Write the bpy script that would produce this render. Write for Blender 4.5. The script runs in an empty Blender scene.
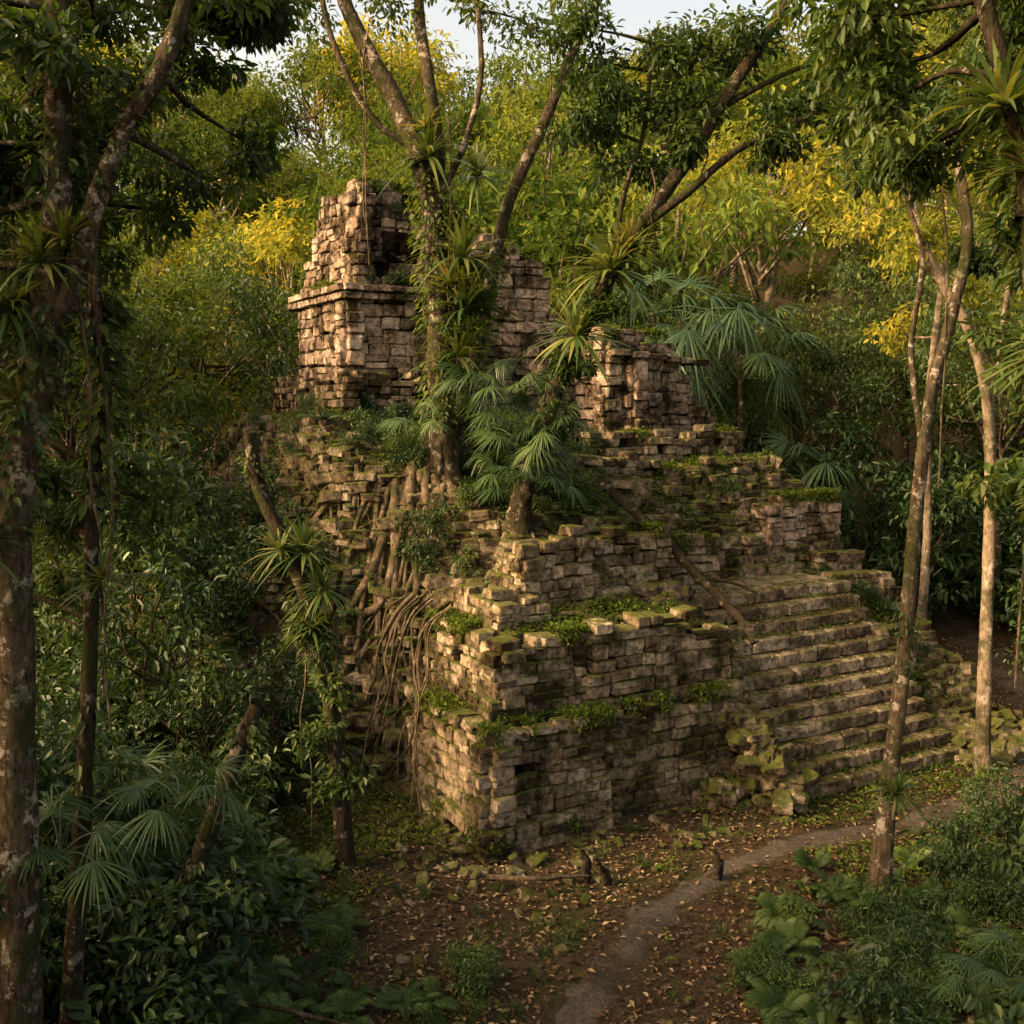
import bpy, bmesh, math, random, time
import numpy as np
from mathutils import Vector
T0=time.time()
rng=np.random.default_rng(11); random.seed(5)
U=lambda a,b,n=None: rng.uniform(a,b,n)
scene=bpy.context.scene
# ------------------------------------------------------------------ helpers
def ss(a,b,x):
    t=np.clip((np.asarray(x,float)-a)/(b-a),0,1); return t*t*(3-2*t)
def vnoise(x,y,seed=0):
    x=np.asarray(x,float); y=np.asarray(y,float)
    xi=np.floor(x).astype(np.int64); yi=np.floor(y).astype(np.int64)
    fx=x-xi; fy=y-yi; fx=fx*fx*(3-2*fx); fy=fy*fy*(3-2*fy)
    def h(a,b):
        n=(a*374761393+b*668265263+seed*1442695041)&0xffffffff
        n=((n^(n>>13))*1274126177)&0xffffffff
        return ((n^(n>>16))&0xffff)/65535.0
    return (h(xi,yi)*(1-fx)+h(xi+1,yi)*fx)*(1-fy)+(h(xi,yi+1)*(1-fx)+h(xi+1,yi+1)*fx)*fy
def fbm(x,y,seed=0,oct=4):
    s=0;a=.5;f=1
    for o in range(oct):
        s=s+a*(vnoise(x*f,y*f,seed+o*7)-.5); a*=.5; f*=2.03
    return s
def unit(v):
    v=np.asarray(v,float); return v/np.maximum(np.linalg.norm(v,axis=-1,keepdims=True),1e-9)
class MB:
    def __init__(s): s.v=[];s.f=[];s.n=0;s.r=[]
    def add(s,V,faces,mi=0,rnd=0.5,smooth=False):
        V=np.asarray(V,float).reshape(-1,3)
        for f in faces:
            f=np.asarray(f,dtype=np.int64)
            if len(f): s.f.append((f+s.n,mi,smooth))
        s.v.append(V); s.n+=len(V)
        s.r.append(np.broadcast_to(np.asarray(rnd,float),(len(V),)))
    def mesh(s,name,mats):
        me=bpy.data.meshes.new(name)
        V=np.concatenate(s.v); me.vertices.add(len(V)); me.vertices.foreach_set('co',V.ravel().astype(np.float32))
        loops=np.concatenate([f.ravel() for f,_,_ in s.f])
        tot=np.concatenate([np.full(len(f),f.shape[1]) for f,_,_ in s.f])
        mi=np.concatenate([np.full(len(f),m) for f,m,_ in s.f])
        sm=np.concatenate([np.full(len(f),q) for f,_,q in s.f])
        me.loops.add(len(loops)); me.loops.foreach_set('vertex_index',loops.astype(np.int32))
        me.polygons.add(len(tot)); st=np.concatenate([[0],np.cumsum(tot)[:-1]])
        me.polygons.foreach_set('loop_start',st.astype(np.int32))
        me.polygons.foreach_set('material_index',mi.astype(np.int32))
        me.polygons.foreach_set('use_smooth',sm.astype(bool))
        a=me.attributes.new('rnd','FLOAT','POINT'); a.data.foreach_set('value',np.concatenate(s.r).astype(np.float32))
        for m in mats: me.materials.append(m)
        me.update(calc_edges=True); me.validate()
        return me
    def obj(s,name,mats,parent=None):
        return mkobj(name,s.mesh(name,mats),parent)
def mkobj(name,me,parent=None,loc=(0,0,0),rot=(0,0,0),sc=1):
    o=bpy.data.objects.new(name,me); scene.collection.objects.link(o)
    o.location=loc; o.rotation_euler=rot
    o.scale=(sc,sc,sc) if np.isscalar(sc) else sc
    if parent: o.parent=parent
    return o
def empty(name): return mkobj(name,None)
# ------------------------------------------------------------------ materials
def newmat(name):
    m=bpy.data.materials.new(name); m.use_nodes=True; nt=m.node_tree; nt.nodes.clear()
    return m,nt,nt.nodes,nt.links
def ramp(N,pts):
    r=N.new('ShaderNodeValToRGB'); e=r.color_ramp.elements
    while len(e)<len(pts): e.new(.5)
    for i,(p,c) in enumerate(pts):
        e[i].position=p; e[i].color=(c[0],c[1],c[2],1) if not np.isscalar(c) else (c,c,c,1)
    return r
def noise(N,L,vec,scale,detail=5,rough=.6,dist=0):
    n=N.new('ShaderNodeTexNoise'); n.inputs['Scale'].default_value=scale; n.inputs['Detail'].default_value=detail
    n.inputs['Roughness'].default_value=rough; n.inputs['Distortion'].default_value=dist
    if vec is not None: L.new(vec,n.inputs['Vector'])
    return n
def mix(N,L,fac,a,b,mode='MIX'):
    m=N.new('ShaderNodeMix'); m.data_type='RGBA'; m.blend_type=mode
    for s,i in ((fac,0),(a,6),(b,7)):
        if hasattr(s,'is_linked'): L.new(s,m.inputs[i])
        elif np.isscalar(s): m.inputs[i].default_value=s
        else: m.inputs[i].default_value=(*s,1)
    return m.outputs[2]
def math_(N,L,op,a,b=None):
    m=N.new('ShaderNodeMath'); m.operation=op
    for s,i in ((a,0),(b,1)):
        if s is None: continue
        if hasattr(s,'is_linked'): L.new(s,m.inputs[i])
        else: m.inputs[i].default_value=s
    return m.outputs[0]
def leafmat(name,cols,trans=.35,rough=.5,tcol=1.5,objvar=True,simple=False,vr=(.65,1.4)):
    m,nt,N,L=newmat(name)
    at=N.new('ShaderNodeAttribute'); at.attribute_name='rnd'
    r=ramp(N,[(i/(len(cols)-1),c) for i,c in enumerate(cols)]); L.new(at.outputs['Fac'],r.inputs[0])
    col=r.outputs[0]
    if objvar:
        oi=N.new('ShaderNodeObjectInfo')
        hs=N.new('ShaderNodeHueSaturation'); L.new(col,hs.inputs['Color'])
        mr=N.new('ShaderNodeMapRange'); L.new(oi.outputs['Random'],mr.inputs[0]); mr.inputs[3].default_value=vr[0]; mr.inputs[4].default_value=vr[1]
        L.new(mr.outputs[0],hs.inputs['Value'])
        mr2=N.new('ShaderNodeMapRange'); L.new(oi.outputs['Random'],mr2.inputs[0]); mr2.inputs[3].default_value=.52; mr2.inputs[4].default_value=.485
        L.new(mr2.outputs[0],hs.inputs['Hue']); col=hs.outputs[0]
    if simple:
        p=N.new('ShaderNodeBsdfDiffuse'); L.new(col,p.inputs[0])
    else:
        p=N.new('ShaderNodeBsdfPrincipled'); p.inputs['Roughness'].default_value=rough; L.new(col,p.inputs['Base Color'])
        p.inputs['Specular IOR Level'].default_value=.3
    t=N.new('ShaderNodeBsdfTranslucent'); tc=mix(N,L,1.0,col,(tcol*1.15,tcol,tcol*.45),'MULTIPLY'); L.new(tc,t.inputs[0])
    ms=N.new('ShaderNodeMixShader'); ms.inputs[0].default_value=trans
    L.new(p.outputs[0],ms.inputs[1]); L.new(t.outputs[0],ms.inputs[2])
    o=N.new('ShaderNodeOutputMaterial'); L.new(ms.outputs[0],o.inputs[0]); return m
def stonemat(name,moss=1.0,cols=None,dark=1.0,algae=.9,mt=.6):
    m,nt,N,L=newmat(name)
    tc=N.new('ShaderNodeTexCoord'); vec=tc.outputs['Object']
    at=N.new('ShaderNodeAttribute'); at.attribute_name='rnd'
    cols=cols or [(.13,.102,.068),(.25,.203,.143),(.36,.298,.215),(.48,.41,.31)]
    r=ramp(N,[(i/(len(cols)-1),c) for i,c in enumerate(cols)]); L.new(at.outputs['Fac'],r.inputs[0])
    n1=noise(N,L,vec,10,5,.72); r1=ramp(N,[(.34,(.2,.19,.165)),(.48,(.85,.83,.79)),(.66,(1.5,1.45,1.36))]); L.new(n1.outputs[0],r1.inputs[0])
    c=mix(N,L,1,r.outputs[0],r1.outputs[0],'MULTIPLY')
    n2=noise(N,L,vec,1.5,5,.72,.4); r2=ramp(N,[(.43,(.12,.12,.09)),(.56,(1,1,1))]); L.new(n2.outputs[0],r2.inputs[0])
    c=mix(N,L,algae,c,r2.outputs[0],'MULTIPLY')
    g=N.new('ShaderNodeNewGeometry'); sx=N.new('ShaderNodeSeparateXYZ'); L.new(g.outputs['Normal'],sx.inputs[0])
    n3=noise(N,L,vec,2.6,5,.7)
    a=math_(N,L,'ADD',math_(N,L,'MULTIPLY',sx.outputs[2],.28),n3.outputs[0])
    rm=ramp(N,[(mt,0),(mt+.15,1)]); L.new(a,rm.inputs[0])
    mc=mix(N,L,n1.outputs[0],(.014,.022,.004),(.15,.17,.04))
    c=mix(N,L,math_(N,L,'MULTIPLY',rm.outputs[0],.85*moss),c,mc)
    if dark!=1: c=mix(N,L,1,c,(dark,dark,dark),'MULTIPLY')
    p=N.new('ShaderNodeBsdfDiffuse'); L.new(c,p.inputs[0]); p.inputs['Roughness'].default_value=.8
    nb=noise(N,L,vec,17,5,.8)
    b=N.new('ShaderNodeBump'); b.inputs['Strength'].default_value=1; b.inputs['Distance'].default_value=.07; L.new(nb.outputs[0],b.inputs['Height']); L.new(b.outputs[0],p.inputs['Normal'])
    o=N.new('ShaderNodeOutputMaterial'); L.new(p.outputs[0],o.inputs[0]); return m
def soilmat(name,c1,c2,c3,c4,scale=1.0,bump=.05,rough=.95):
    m,nt,N,L=newmat(name); tc=N.new('ShaderNodeTexCoord'); vec=tc.outputs['Object']
    n=noise(N,L,vec,22*scale,6,.75); r=ramp(N,[(.3,c1),(.5,c2),(.7,c3)]); L.new(n.outputs[0],r.inputs[0])
    n2=noise(N,L,vec,.7*scale,5,.7); r2=ramp(N,[(.48,0),(.62,1)]); L.new(n2.outputs[0],r2.inputs[0])
    mc=mix(N,L,n.outputs[0],(c4[0]*.4,c4[1]*.4,c4[2]*.4),c4)
    c=mix(N,L,math_(N,L,'MULTIPLY',r2.outputs[0],.8),r.outputs[0],mc)
    p=N.new('ShaderNodeBsdfDiffuse'); L.new(c,p.inputs[0])
    b=N.new('ShaderNodeBump'); b.inputs['Strength'].default_value=1; b.inputs['Distance'].default_value=bump; L.new(n.outputs[0],b.inputs['Height']); L.new(b.outputs[0],p.inputs['Normal'])
    o=N.new('ShaderNodeOutputMaterial'); L.new(p.outputs[0],o.inputs[0]); return m
def barkmat(name,dark,mid,pale,thr=.56):
    m,nt,N,L=newmat(name); tc=N.new('ShaderNodeTexCoord'); vec=tc.outputs['Object']
    mp=N.new('ShaderNodeMapping'); mp.inputs['Scale'].default_value=(1,1,.35); L.new(vec,mp.inputs[0])
    n=noise(N,L,mp.outputs[0],22,5,.75); r0=ramp(N,[(.35,dark),(.65,mid)]); L.new(n.outputs[0],r0.inputs[0]); c=r0.outputs[0]
    n2=noise(N,L,vec,5.5,5,.75); r=ramp(N,[(thr,0),(thr+.04,1)]); L.new(n2.outputs[0],r.inputs[0])
    c=mix(N,L,math_(N,L,'MULTIPLY',r.outputs[0],.75),c,pale)
    n3=noise(N,L,vec,2.1,4,.7); r3=ramp(N,[(.47,0),(.6,1)]); L.new(n3.outputs[0],r3.inputs[0])
    c=mix(N,L,math_(N,L,'MULTIPLY',r3.outputs[0],.8),c,(.03,.036,.012))
    p=N.new('ShaderNodeBsdfDiffuse'); L.new(c,p.inputs[0])
    b=N.new('ShaderNodeBump'); b.inputs['Strength'].default_value=1; b.inputs['Distance'].default_value=.05; L.new(n.outputs[0],b.inputs['Height']); L.new(b.outputs[0],p.inputs['Normal'])
    o=N.new('ShaderNodeOutputMaterial'); L.new(p.outputs[0],o.inputs[0]); return m
M_stone=stonemat('weathered_limestone')
M_stair=stonemat('stair_limestone',.7,[(.21,.17,.12),(.33,.275,.205),(.44,.38,.295)],1,.8,.64)
M_stoneW=stonemat('temple_limestone',.75,[(.23,.175,.135),(.38,.3,.235),(.5,.405,.33),(.6,.51,.42)],1,.97,.63)
M_rubble=stonemat('rubble_limestone',1.0,[(.1,.08,.055),(.19,.157,.11),(.29,.245,.18),(.4,.35,.265)],1,.9,.57)
M_core=stonemat('wall_core',.5,[(.045,.037,.026),(.07,.056,.04)],.6)
M_mound=soilmat('mound_soil',(.02,.015,.009),(.05,.038,.022),(.1,.08,.046),(.08,.1,.027))
M_ground=soilmat('forest_floor',(.02,.015,.01),(.055,.04,.025),(.12,.09,.055),(.055,.07,.02))
M_path=soilmat('trodden_earth',(.04,.034,.027),(.078,.067,.053),(.125,.108,.088),(.04,.034,.02),.8,.04)
M_litter=leafmat('dead_leaves',[(.045,.03,.017),(.1,.065,.035),(.18,.12,.065),(.34,.26,.155)],.1,.7,1,False,True)
M_bark=barkmat('mottled_bark',(.02,.016,.011),(.12,.095,.065),(.38,.34,.28),.55)
M_barkd=barkmat('dark_bark',(.012,.01,.007),(.065,.052,.036),(.27,.24,.19),.58)
M_barkp=barkmat('pale_bark',(.1,.08,.055),(.3,.24,.17),(.42,.37,.3))
M_root=barkmat('root_bark',(.05,.038,.025),(.17,.13,.088),(.25,.21,.155))
M_leafN=leafmat('canopy_leaves',[(.015,.034,.008),(.03,.06,.012),(.058,.095,.019),(.11,.14,.028)],.38)
M_leafD=leafmat('forest_leaves',[(.028,.058,.014),(.048,.085,.02),(.08,.12,.025),(.15,.17,.034)],.4,.55,1.5,True,True,(.45,1.4))
M_leafY=leafmat('sunlit_forest_leaves',[(.06,.095,.018),(.11,.145,.025),(.19,.2,.032),(.34,.29,.045)],.42,.55,1.5,True,True,(.6,1.45))  # golden sunlight on the crowns is put into this leaf colour
M_shrub=leafmat('shrub_leaves',[(.008,.022,.006),(.018,.042,.01),(.036,.07,.018),(.075,.11,.027)],.25,.45)  # understory shade is put into this darkened leaf colour
M_shrub2=leafmat('fern_fronds',[(.025,.052,.01),(.045,.085,.018),(.075,.12,.026)],.35,.45)
M_palm=leafmat('palm_leaves',[(.015,.034,.01),(.028,.058,.018),(.045,.085,.027),(.08,.12,.042)],.25,.4)
M_brom=leafmat('bromeliad_leaves',[(.02,.045,.011),(.045,.078,.019),(.08,.115,.028),(.17,.14,.045)],.3,.4)
M_moss=leafmat('ruin_herbs',[(.025,.048,.01),(.046,.08,.014),(.08,.12,.022),(.14,.17,.032)],.35,.5,1.5,False,True)
# ------------------------------------------------------------------ generators
def add_leaves(mb,P,D,Nn,Ln,Wd,mi=0,rnd=None,hi=True,fold=.12,droop=.15):
    n=len(P)
    if n==0: return
    D=unit(D); S=unit(np.cross(D,Nn)); Nn=np.cross(S,D)
    Ln=np.broadcast_to(Ln,(n,))[:,None]; Wd=np.broadcast_to(Wd,(n,))[:,None]
    if rnd is None: rnd=U(0,1,n)
    if hi:
        V=np.stack([P, P+.28*Ln*D+.42*Wd*S+fold*Wd*Nn, P+.68*Ln*D+.36*Wd*S+(fold*Wd-droop*.5*Ln)*Nn, P+Ln*D-droop*Ln*Nn,
                    P+.68*Ln*D-.36*Wd*S+(fold*Wd-droop*.5*Ln)*Nn, P+.28*Ln*D-.42*Wd*S+fold*Wd*Nn],1)
        b=np.arange(n)[:,None]*6; f=[np.concatenate([b+np.array([0,1,2,3]),b+np.array([0,3,4,5])])]; k=6
    else:
        V=np.stack([P,P+.45*Ln*D+.5*Wd*S+fold*Wd*Nn,P+Ln*D-droop*Ln*Nn,P+.45*Ln*D-.5*Wd*S+fold*Wd*Nn],1)
        b=np.arange(n)[:,None]*4; f=[np.concatenate([b+np.array([0,1,2]),b+np.array([0,2,3])])]; k=4
    mb.add(V,f,mi,np.repeat(rnd,k))
def randdir(n): return unit(rng.normal(size=(n,3)))
def leafcloud(mb,C,rad,nper,size,mi=0,hi=True,flat=.65):
    C=np.asarray(C,float); k=len(C); n=k*nper
    idx=np.repeat(np.arange(k),nper); rad=np.broadcast_to(rad,(k,))[idx][:,None]
    off=randdir(n)*(U(0,1,(n,1))**.45); off[:,2]*=flat
    P=C[idx]+off*rad
    D=off*.8+randdir(n)*.7; D[:,2]-=.35
    Nn=np.array([0,0,1.])+randdir(n)*.6
    base=U(0,1,k)[idx]; Ln=size*U(.6,1.25,n)
    add_leaves(mb,P,D,Nn,Ln,Ln*U(.38,.55,n),mi,np.clip(base*.5+U(0,.5,n),0,1),hi)
def catmull(P,sub):
    P=np.asarray(P,float); Q=np.vstack([2*P[0]-P[1],P,2*P[-1]-P[-2]]); out=[]
    for i in range(1,len(Q)-2):
        t=np.linspace(0,1,sub,endpoint=False)[:,None]
        a,b,c,d=Q[i-1],Q[i],Q[i+1],Q[i+2]
        out.append(.5*((2*b)+(-a+c)*t+(2*a-5*b+4*c-d)*t**2+(-a+3*b-3*c+d)*t**3))
    out.append(P[-1:]); return np.vstack(out)
def tube(mb,P,r0,r1,sides=8,sub=5,mi=0,wob=.0,lump=.1,flare=0):
    Q=catmull(P,sub) if sub>1 else np.asarray(P,float)
    n=len(Q)
    if wob: Q=Q+np.cumsum(rng.normal(size=(n,3))*wob,0)*np.linspace(0,1,n)[:,None]
    t=np.linspace(0,1,n); r=r0+(r1-r0)*t+flare*r0*np.exp(-t*14)
    Tn=unit(np.gradient(Q,axis=0)); ref=np.array([.31,.9,.17])
    if abs(np.dot(Tn.mean(0),unit(ref)))>.85: ref=np.array([.9,-.2,.3])
    X=unit(np.cross(Tn,ref)); Y=np.cross(Tn,X)
    a=np.linspace(0,2*np.pi,sides,endpoint=False)
    rr=r[:,None]*(1+lump*rng.normal(size=(n,sides))*.6+lump*np.sin(a*3+t[:,None]*9))
    V=Q[:,None,:]+rr[:,:,None]*(np.cos(a)[None,:,None]*X[:,None,:]+np.sin(a)[None,:,None]*Y[:,None,:])
    i=np.arange(n-1)[:,None]*sides; j=np.arange(sides)[None,:]; j2=(j+1)%sides
    F=np.stack([i+j,i+j2,i+sides+j2,i+sides+j],-1).reshape(-1,4)
    mb.add(V,[F],mi,.5,True); return Q
def strips(mb,B,D,Up,Ln,Wd,droop,seg=5,mi=0,rnd=None,prof=None,fold=.0):
    n=len(B); D=unit(D); S=unit(np.cross(D,Up))
    Ln=np.broadcast_to(Ln,(n,)); Wd=np.broadcast_to(Wd,(n,)); droop=np.broadcast_to(droop,(n,))
    t=np.linspace(0,1,seg+1); w=(1-t**2.2)*(.35+.65*np.minimum(1,t*3)) if prof is None else prof(t)
    C=B[:,None,:]+D[:,None,:]*(Ln[:,None]*t)[:,:,None]
    C=C.copy(); C[:,:,2]-=(droop*Ln)[:,None]*t[None,:]**2
    h=(Wd[:,None]*w[None,:]*.5)[:,:,None]*S[:,None,:]
    V=np.stack([C-h,C+h],2).reshape(n,-1,3); k=2*(seg+1)
    b=(np.arange(n)*k)[:,None,None]; i=(np.arange(seg)*2)[None,:,None]
    F=(b+i+np.array([0,1,3,2])[None,None,:]).reshape(-1,4)
    if rnd is None: rnd=U(0,1,n)
    mb.add(V,[F],mi,np.repeat(rnd,k))
CR=np.array([[i,j,k] for i in(-1,1) for j in(-1,1) for k in(-1,1)],float)
def template(kind):
    bm=bmesh.new(); bmesh.ops.create_cube(bm,size=2)
    if kind=='bevel': bmesh.ops.bevel(bm,geom=bm.edges[:],offset=.25,segments=1,affect='EDGES',profile=.5)
    else: bmesh.ops.subdivide_edges(bm,edges=bm.edges[:],cuts=3,use_grid_fill=True)
    bm.verts.ensure_lookup_table(); TV=np.array([v.co[:] for v in bm.verts])
    TQ=np.array([[v.index for v in f.verts] for f in bm.faces if len(f.verts)==4]); TT=np.array([[v.index for v in f.verts] for f in bm.faces if len(f.verts)==3]); bm.free()
    return TV,TQ,TT,np.prod((1+TV[:,None,:]*CR[None,:,:])/2,axis=2)
TB=template('bevel'); TR=template('rough')
tv=TR[0]; TRE=(np.abs(tv)>.99).sum(1); TRv=np.sign(tv)*np.where(np.abs(tv)>.4,np.where(np.abs(tv)>.99,1,.8),np.abs(tv))
TR=(TRv,TR[1],TR[2],TR[3])
def add_stones(mb,C,ang,size,tilt=.03,rnd=None,jit=.1,mi=0,rough=False):
    C=np.asarray(C,float); n=len(C)
    if n==0: return
    TV,TQ,TT,TW=TR if rough else TB
    size=np.asarray(size,float); ang=np.broadcast_to(ang,(n,))
    off=rng.normal(size=(n,8,3))*jit*np.minimum(size,.4)[:,None,:]*.5
    T=TV[None]*size[:,None,:]/2
    lim=size.min(1)
    if rough:
        sh=np.where(TRE==3,.14,np.where(TRE==2,.06,0))[None,:,None]*lim[:,None,None]
        T=T-np.sign(TV)[None]*sh*(np.abs(TV)>.99)[None]
        off2=rng.normal(size=T.shape)*.028*lim[:,None,None]
    else: off2=rng.normal(size=T.shape)*.04*lim[:,None,None]
    loc=T+np.einsum('mk,nkc->nmc',TW,off)+off2
    tx=rng.normal(size=n)*tilt; ty=rng.normal(size=n)*tilt
    x,y,z=loc[...,0],loc[...,1],loc[...,2]
    cy,sy=np.cos(ty)[:,None],np.sin(ty)[:,None]; x,z=x*cy+z*sy,-x*sy+z*cy
    cx,sx=np.cos(tx)[:,None],np.sin(tx)[:,None]; y,z=y*cx-z*sx,y*sx+z*cx
    ca,sa=np.cos(ang)[:,None],np.sin(ang)[:,None]; x,y=x*ca-y*sa,x*sa+y*ca
    V=np.stack([x,y,z],-1)+C[:,None,:]
    m=len(TV); b=np.arange(n)[:,None,None]*m
    if rnd is None: rnd=U(0,1,n)
    fs=[(b+TQ[None]).reshape(-1,4)]
    if len(TT): fs.append((b+TT[None]).reshape(-1,3))
    mb.add(V,fs,mi,np.repeat(rnd,m),False)
def add_box(mb,o,ax,ay,z0,z1,mi=0):
    o=np.array(o);ax=np.array(ax);ay=np.array(ay)
    b=[o,o+ax,o+ax+ay,o+ay]; V=[(*p,z0) for p in b]+[(*p,z1) for p in b]
    mb.add(V,[np.array([[0,3,2,1],[4,5,6,7],[0,1,5,4],[1,2,6,5],[2,3,7,6],[3,0,4,7]])],mi,.3)
# ------------------------------------------------------------------ site frame
A=np.array([-.3,13.0]); R=np.array([.866,.5]); Lv=np.array([-.5,.866]); ANG=math.radians(30)
def G(s,l,z):
    s,l,z=np.broadcast_arrays(np.asarray(s,float),np.asarray(l,float),np.asarray(z,float))
    return np.stack([A[0]+s*R[0]+l*Lv[0],A[1]+s*R[1]+l*Lv[1],z],-1)
def SL(x,y):
    dx=x-A[0];dy=y-A[1]; return dx*R[0]+dy*R[1],dx*Lv[0]+dy*Lv[1]
def terrain(x,y):
    x=np.asarray(x,float);y=np.asarray(y,float)
    h=3.6*ss(8,1,y)+1.3*ss(-4.5,-10,x)*ss(24,14,y)+1.0*ss(6,10,x)*ss(15,9,y)
    h=h+18.3*ss(27,85,y)+9*ss(15,60,np.abs(x))*ss(0,30,y)
    h=h+fbm(x*.35,y*.35,3)*.5+fbm(x*1.6,y*1.6,9)*.12
    s,l=SL(x,y); near=ss(-1.5,0,s)*ss(-2,-.5,l)
    return h*(1-.7*near*(y<20))-.02
def Hm(s,l,rough=True):
    s=np.asarray(s,float); l=np.asarray(l,float)
    f=np.interp(l,[.1,.34,.6,.88,1.8,2.45,4.3,6.0,6.8,7.75,11,13.5],[-1,1.46,1.5,2.52,2.72,3.65,4.75,5.35,5.9,6.75,6.8,0])
    f=np.minimum(f,7+(5.35-7)*ss(4.9,5.9,s))
    fs=np.interp(l,[-.6,-.5,2.0,2.9,3.5,4.4],[-1,-.5,2.3,2.5,3.4,4.6]); fs=np.minimum(fs,np.where(l>4.2,f,99))
    st=(s>4.2); f=np.where(st,np.minimum(fs,np.maximum(f,fs)),f)
    s0=-3.2*ss(2.4,5.5,l)
    a=np.interp(s,[.08,.3,.55,.8,1.4,2.5],[-1,1.46,1.5,2.52,2.9,6]); b=(s-s0)*1.75
    w=ss(2.3,3.0,l); sd=a*(1-w)+b*w
    rt=np.interp(s,[8.9,9.3,9.7,10.0,10.6,11.4],[5.5,4.4,3.7,2.5,1,-1])
    H=np.minimum(np.minimum(f,sd),rt)
    if rough:
        am=.06+.5*ss(2.8,3.6,H)*ss(7.6,7.0,l)+.35*ss(2.8,4,l)*ss(1,-.5,s)
        H=H+fbm(s*1.3,l*1.3,21)*am+fbm(s*4,l*4,5)*.1
    return H
# ------------------------------------------------------------------ ground
g=np.linspace(-1,1,420); gx=14*g+150*g**5+ 60*g**9
gy=16+ (18*g+110*g**5+60*g**9)
X,Y=np.meshgrid(gx,gy,indexing='ij'); Z=terrain(X,Y)
mb=MB(); n=len(g); i=np.arange(n-1)[:,None]*n; j=np.arange(n-1)[None,:]
F=np.stack([i+j,i+n+j,i+n+j+1,i+j+1],-1).reshape(-1,4)
mb.add(np.stack([X,Y,Z],-1),[F],0,.5,True); mb.obj('ground',[M_ground])
pp=catmull([(.1,7.5,0),(.45,9.0,0),(1.0,10.2,0),(1.9,11.7,0),(3.4,13.0,0),(5.6,14.2,0),(8.2,15.8,0),(10.4,20.0,0),(11.4,24.5,0),(12.5,30,0)],14)[:,:2]
tg=unit(np.gradient(pp,axis=0)); nrm=np.stack([-tg[:,1],tg[:,0]],-1)
w=.32+.3*fbm(np.arange(len(pp))*.16,np.zeros(len(pp)),4)+.5*ss(60,110,np.arange(len(pp)))
k=15; tt=np.linspace(-1,1,k); mb=MB()
edge=w[:,None]*(1+1.1*fbm(np.arange(len(pp))[:,None]*.45+tt[None]*0,np.sign(tt)[None]*7.+0*pp[:,:1],8))
PX=pp[:,0,None]+nrm[:,0,None]*tt*edge; PY=pp[:,1,None]+nrm[:,1,None]*tt*edge
PZ=terrain(PX,PY)+.012-.06*np.abs(tt)**3+.05*fbm(PX*5,PY*5,3)
i=np.arange(len(pp)-1)[:,None]*k; j=np.arange(k-1)[None]
mb.add(np.stack([PX,PY,PZ],-1),[np.stack([i+j,i+k+j,i+k+j+1,i+j+1],-1).reshape(-1,4)],0,.5,True); mb.obj('dirt_path',[M_path])
def pathdist(x,y):
    d=np.full(np.shape(x),9e9)
    for q in pp[::2]: d=np.minimum(d,(x-q[0])**2+(y-q[1])**2)
    return np.sqrt(d)
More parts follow.
